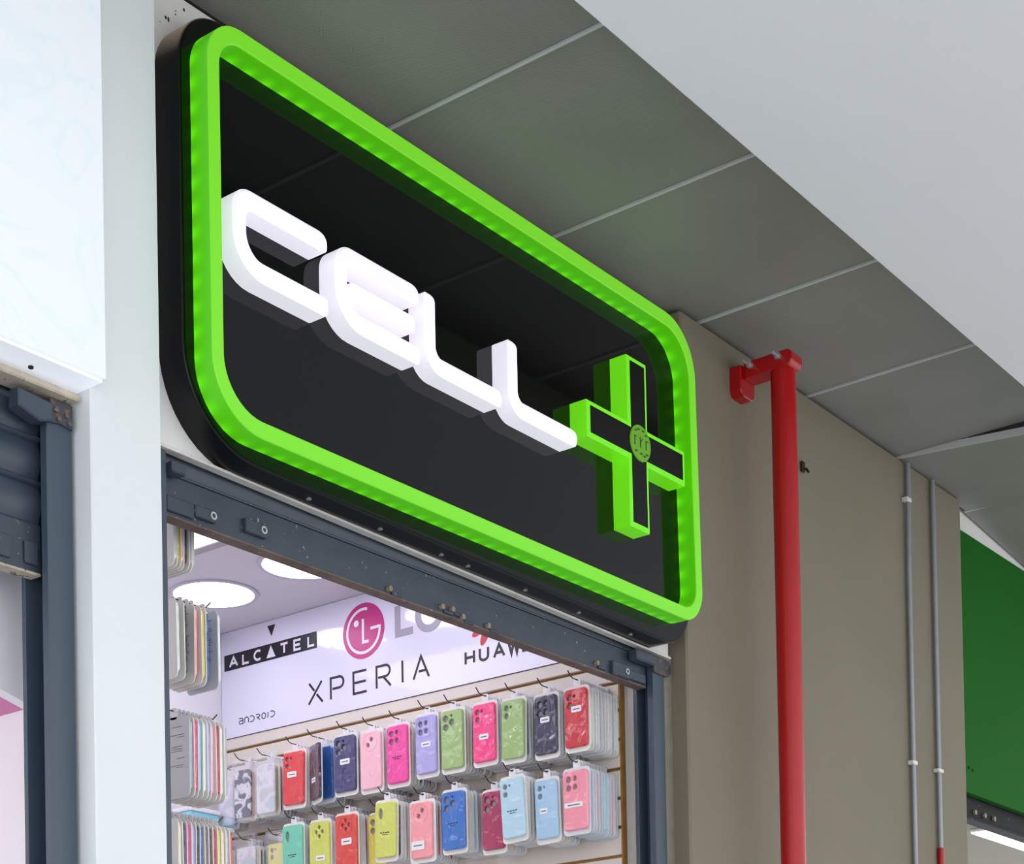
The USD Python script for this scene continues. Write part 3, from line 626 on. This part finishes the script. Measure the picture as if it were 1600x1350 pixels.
XS = 4.190
def stack(y, zc, w, h, col, desc, row, style=None, sticker=None, roll=0, yaw=0, n=7, behind=(), xf=4.05, text=False, m=None, bag=False, cw=None, ch=None, dyb=0.0, brow=None, card=None):
    zh = zc+.108; short = desc; grp = f"cases behind the {desc} case, {row} row"
    M = frame_of(xf, y, zh, SLAT, roll, yaw)
    pack(M, w, h, col, f"{desc} phone case, front of its hook, {row} row", None, style, sticker, text=text, m=m, bag=bag, cw=cw, ch=ch, card=card)
    step = min(.0150, (XS-.014-(xf+.016))/max(1, n-1)) if n > 1 else .014
    x = xf+(.0148 if yaw == 0 else .034)
    for k in range(n-1):
        if x+.003 > XS-.001: break
        c = behind[k % len(behind)] if behind else "white"
        jr = rng.uniform(-1.2, 1.2)
        M = frame_of(x, y+dyb+rng.uniform(-.002, .002), zh+rng.uniform(-.002, .001), SLAT, roll*.3+jr, 0)
        cd = card or (CARD if rng.random() < .6 else CARDCLEAR)
        ww = min(w, .082)
        pack(M, ww-.004, h-.008, c, f"{WORD[c]} case, {ORD[k+1]} on the {short} hook, {row} row", grp, slot=False, card=cd, cw=min((cw or ww+.010), .094))
        x += .0148
    hook(XS, xf-.020, y, zh, f"wire hook carrying the {desc} case, {row} row")

UP = [  # y, z, w, h, colour, words, camera holes, sticker, ...
 dict(y=.176, zc=2.842, w=.076, h=.163, col="red", desc="rightmost bright red", style="two", sticker=(.004, .024, .034, .017), n=10, behind=("white", "cream", "white", "grey", "pale", "white", "white", "cyan", "white")),
 dict(y=.281, zc=2.840, w=.078, h=.166, col="navy", desc="dark navy with wavy film", style="four", sticker=(.000, .014, .032, .016), n=9, behind=("white", "cream", "peach", "pale", "white")),
 dict(y=.396, zc=2.847, w=.080, h=.168, col="green", desc="sage green with round emblem", style="two", n=9, behind=("teal", "white", "brown", "white"), roll=-1),
 dict(y=.502, zc=2.854, w=.082, h=.168, col="hot", desc="hot pink", style="two", sticker=(.001, -.012, .034, .016), n=8, behind=("white", "grey", "white", "cream")),
 dict(y=.622, zc=2.854, w=.082, h=.172, col="green", desc="plain sage green", style="three", n=9, behind=("gold", "cream", "grey", "black", "grey", "white")),
 dict(y=.722, zc=2.855, w=.080, h=.172, col="lilac", desc="lilac", style="four", sticker=(.002, .0, .036, .015), n=8, behind=("grey", "white", "grey", "black", "coral")),
 dict(y=.836, zc=2.844, w=.082, h=.174, col="magenta", desc="magenta", style="four", text=True, n=9, behind=("coral", "white", "cream", "black", "grey", "mint")),
 dict(y=.943, zc=2.842, w=.084, h=.174, col="pale", desc="pale pink with round camera", style="pair", n=9, behind=("pale", "black", "white", "cream", "pale")),
 dict(y=1.050, zc=2.848, w=.088, h=.172, col="indigo", desc="indigo blue", style="three", sticker=(.003, .006, .040, .017), n=8, behind=("black", "white", "cream", "grey")),
 dict(y=1.165, zc=2.840, w=.082, h=.172, col="purple", desc="dark purple turned sideways", sticker=(-.004, -.026, .034, .015), yaw=-26, n=7, behind=("cobalt", "black", "cobalt", "white", "indigo"), xf=4.04),
 dict(y=1.268, zc=2.836, w=.090, h=.166, col="coral", desc="coral red near the corner", style="two", sticker=(-.004, .012, .040, .018), n=8, behind=("white", "mint", "white", "pale", "salmon"), roll=-1.5),
]
for d in UP: stack(row="upper", **d)
LOW = [
 dict(y=.183, zc=2.614, w=.083, h=.166, col="pink", desc="soft pink", style="four", sticker=(-.004, -.013, .062, .014), n=10, behind=("lilac", "white", "pink", "sky", "white", "cyan", "white", "pink", "lilac"), card=CARDCLEAR),
 dict(y=.286, zc=2.602, w=.078, h=.166, col="sky", desc="narrow sky blue", style="two", sticker=(-.008, -.004, .026, .016), n=7, behind=("cream", "purple", "white", "white"), roll=1.5),
 dict(y=.392, zc=2.617, w=.082, h=.170, col="ice", desc="tilted ice blue", style="two", text=True, roll=3, n=8, behind=("white", "grey", "white"), xf=4.028, cw=.092, dyb=-.006),
 dict(y=.487, zc=2.600, w=.080, h=.168, col="wine", desc="wine red", style="three", n=7, behind=("white", "cream", "pale"), xf=4.066, cw=.090),
 dict(y=.622, zc=2.616, w=.086, h=.170, col="blue", desc="bright blue", style="three", text=True, n=9, behind=("white", "white", "cyan", "white", "pale", "grey", "white")),
 dict(y=.746, zc=2.603, w=.084, h=.166, col="salmon", desc="salmon pink", style="pair", sticker=(-.012, -.044, .050, .026), n=8, behind=("white", "red", "cream", "grey"), cw=.102),
 dict(y=.868, zc=2.618, w=.082, h=.166, col="lime", desc="lime yellow with glossy film", style="oval", text=True, n=8, behind=("black", "white", "peach", "white"), roll=-1.5, xf=4.030),
 dict(y=.952, zc=2.600, w=.074, h=.166, col="yellow", desc="mustard yellow half hidden", style="three", sticker=(.012, -.022, .024, .018), n=5, behind=("white", "cream"), xf=4.085, cw=.082),
 dict(y=1.050, zc=2.606, w=.088, h=.168, col="orange", desc="orange red with round camera", style="round", sticker=(.004, .002, .042, .020), n=8, behind=("lime", "white", "orange", "cream")),
 dict(y=1.163, zc=2.600, w=.084, h=.168, col="lime", desc="lime green with round camera", style="round", sticker=(.006, -.030, .038, .016), n=7, behind=("white", "cream", "lime")),
 dict(y=1.280, zc=2.603, w=.086, h=.170, col="mint", desc="mint green", style="oval", text=True, n=7, behind=("white", "cream", "white")),
]
for d in LOW: stack(row="lower", **d)
# third row: only the tops reach into the picture's lower edge
CLEARM = usdkit.material(stage, "/World/Looks/iridescent_case", {"g": ("geometry", {}), "n": ("noise_texture", {"scale": 18.0, "detail": 3.0}), "r": ("rgb_ramp", {"ramp": [(.35, lin((208, 208, 214))), (.48, lin((240, 238, 246))), (.58, lin((214, 208, 232))), (.66, lin((196, 216, 222)))]}),
    "p": ("principled_bsdf", {"roughness": .25, "coat_weight": .8})}, [("g.position", "n.vector"), ("n.fac", "r.fac"), ("r.color", "p.base_color")], surface="p.BSDF")
BAG = [
 dict(y=1.397, zc=2.820, w=.080, h=.156, col="white", desc="clear iridescent bagged", m=CLEARM, n=7, behind=("gold", "brown", "coral", "grey", "black"), bag=True, cw=.094, xf=4.05),
 dict(y=1.500, zc=2.820, w=.072, h=.154, col="black", desc="dark marble print bagged", m=MARBLE, n=7, behind=("peach", "gold", "brown", "coral"), bag=True, cw=.088, xf=4.05, roll=-1.5),
 dict(y=1.604, zc=2.812, w=.070, h=.160, col="white", desc="pale bagged corner", m=CLEARM, n=5, behind=("peach", "mint", "cream"), bag=True, cw=.084, xf=4.075),
]
for d in BAG: stack(row="upper", **d)
BAG2 = [
 dict(y=1.378, zc=2.566, w=.076, h=.164, col="pyellow", desc="pale yellow bagged", style="two", n=6, behind=("brown", "mint", "black"), bag=True, cw=.088, xf=4.075),
 dict(y=1.492, zc=2.562, w=.082, h=.168, col="white", desc="white bagged lower corner", m=CLEARM, n=7, behind=("cream", "brown", "mint", "brown", "black"), bag=True, cw=.098, xf=4.05),
 dict(y=1.610, zc=2.560, w=.082, h=.168, col="white", desc="milky bagged", m=CLEARM, n=5, behind=("cream", "grey", "white"), bag=True, cw=.096, xf=4.05),
]
for d in BAG2: stack(row="lower", **d)

# packs on the left wall rack, seen from behind
def rack(zc, h, xs, cols, desc, printed=(), y0=.13, w=.096, grey=()):
    zh = zc+.098
    for k, (x, c) in enumerate(zip(xs, cols)):
        cw = w+.003
        yy = y0+cw/2+rng.uniform(-.0015, .0015)
        M = frame_of(x, yy, zh-.0012*k*0, BACKV, rng.uniform(-.8, .8), 0)
        pack(M, w, h, c, f"{WORD[c]} case seen from behind, {ORD[k]} from left in the {desc} left rack bundle", f"cards in the {desc} rack bundle", backprint=k in printed, slot=False, card=CARDGREY if k in grey else CARD, hang=.098, cw=cw, ch=h+.020)
    hook(2.42, max(xs)+.006, y0+(w+.003)/2, zh, f"wire hook of the {desc} rack bundle on the left wall", B=-1*-1)
rack(2.962, .150, [2.535, 2.546, 2.556, 2.566, 2.577, 2.588], ["white", "yellow", "peach", "purple", "grey", "cream"], "top")
rack(2.726, .150, [2.540, 2.560, 2.590, 2.608, 2.622, 2.655], ["white", "black", "salmon", "yellow", "cobalt", "white"], "second", printed=(2, 5), grey=(5,))
rack(2.484, .154, [2.572+.0122*k for k in range(9)], ["grey", "hot", "cyan", "white", "lilac", "pale", "red", "white", "grey"], "third", printed=(0, 1), grey=(0,))
rack(2.262, .150, [2.536+.0122*k for k in range(13)], ["cream", "indigo", "magenta", "lilac", "black", "cobalt", "brown", "navy", "red", "yellow", "cream", "grey", "coral"], "lowest")
bx = thing("accessory_box", "small pale cyan box in the back corner behind the left rack", "box")
part(bx, "carton", box(3.925, 4.050, 1.62, 1.70, 2.7165, 2.766, .003), mat("cyan_carton", COL["cyan"], .5)); part(bx, "carton_lid", box(3.921, 4.054, 1.615, 1.705, 2.7665, 2.780, .003), mat("white_carton", (240, 240, 246), .5))
top("shelf", box(3.84, 4.062, 1.56, 1.7445, 2.702, 2.716, .002), INTWALL, "small white shelf in the back corner of the shop", "shelf")
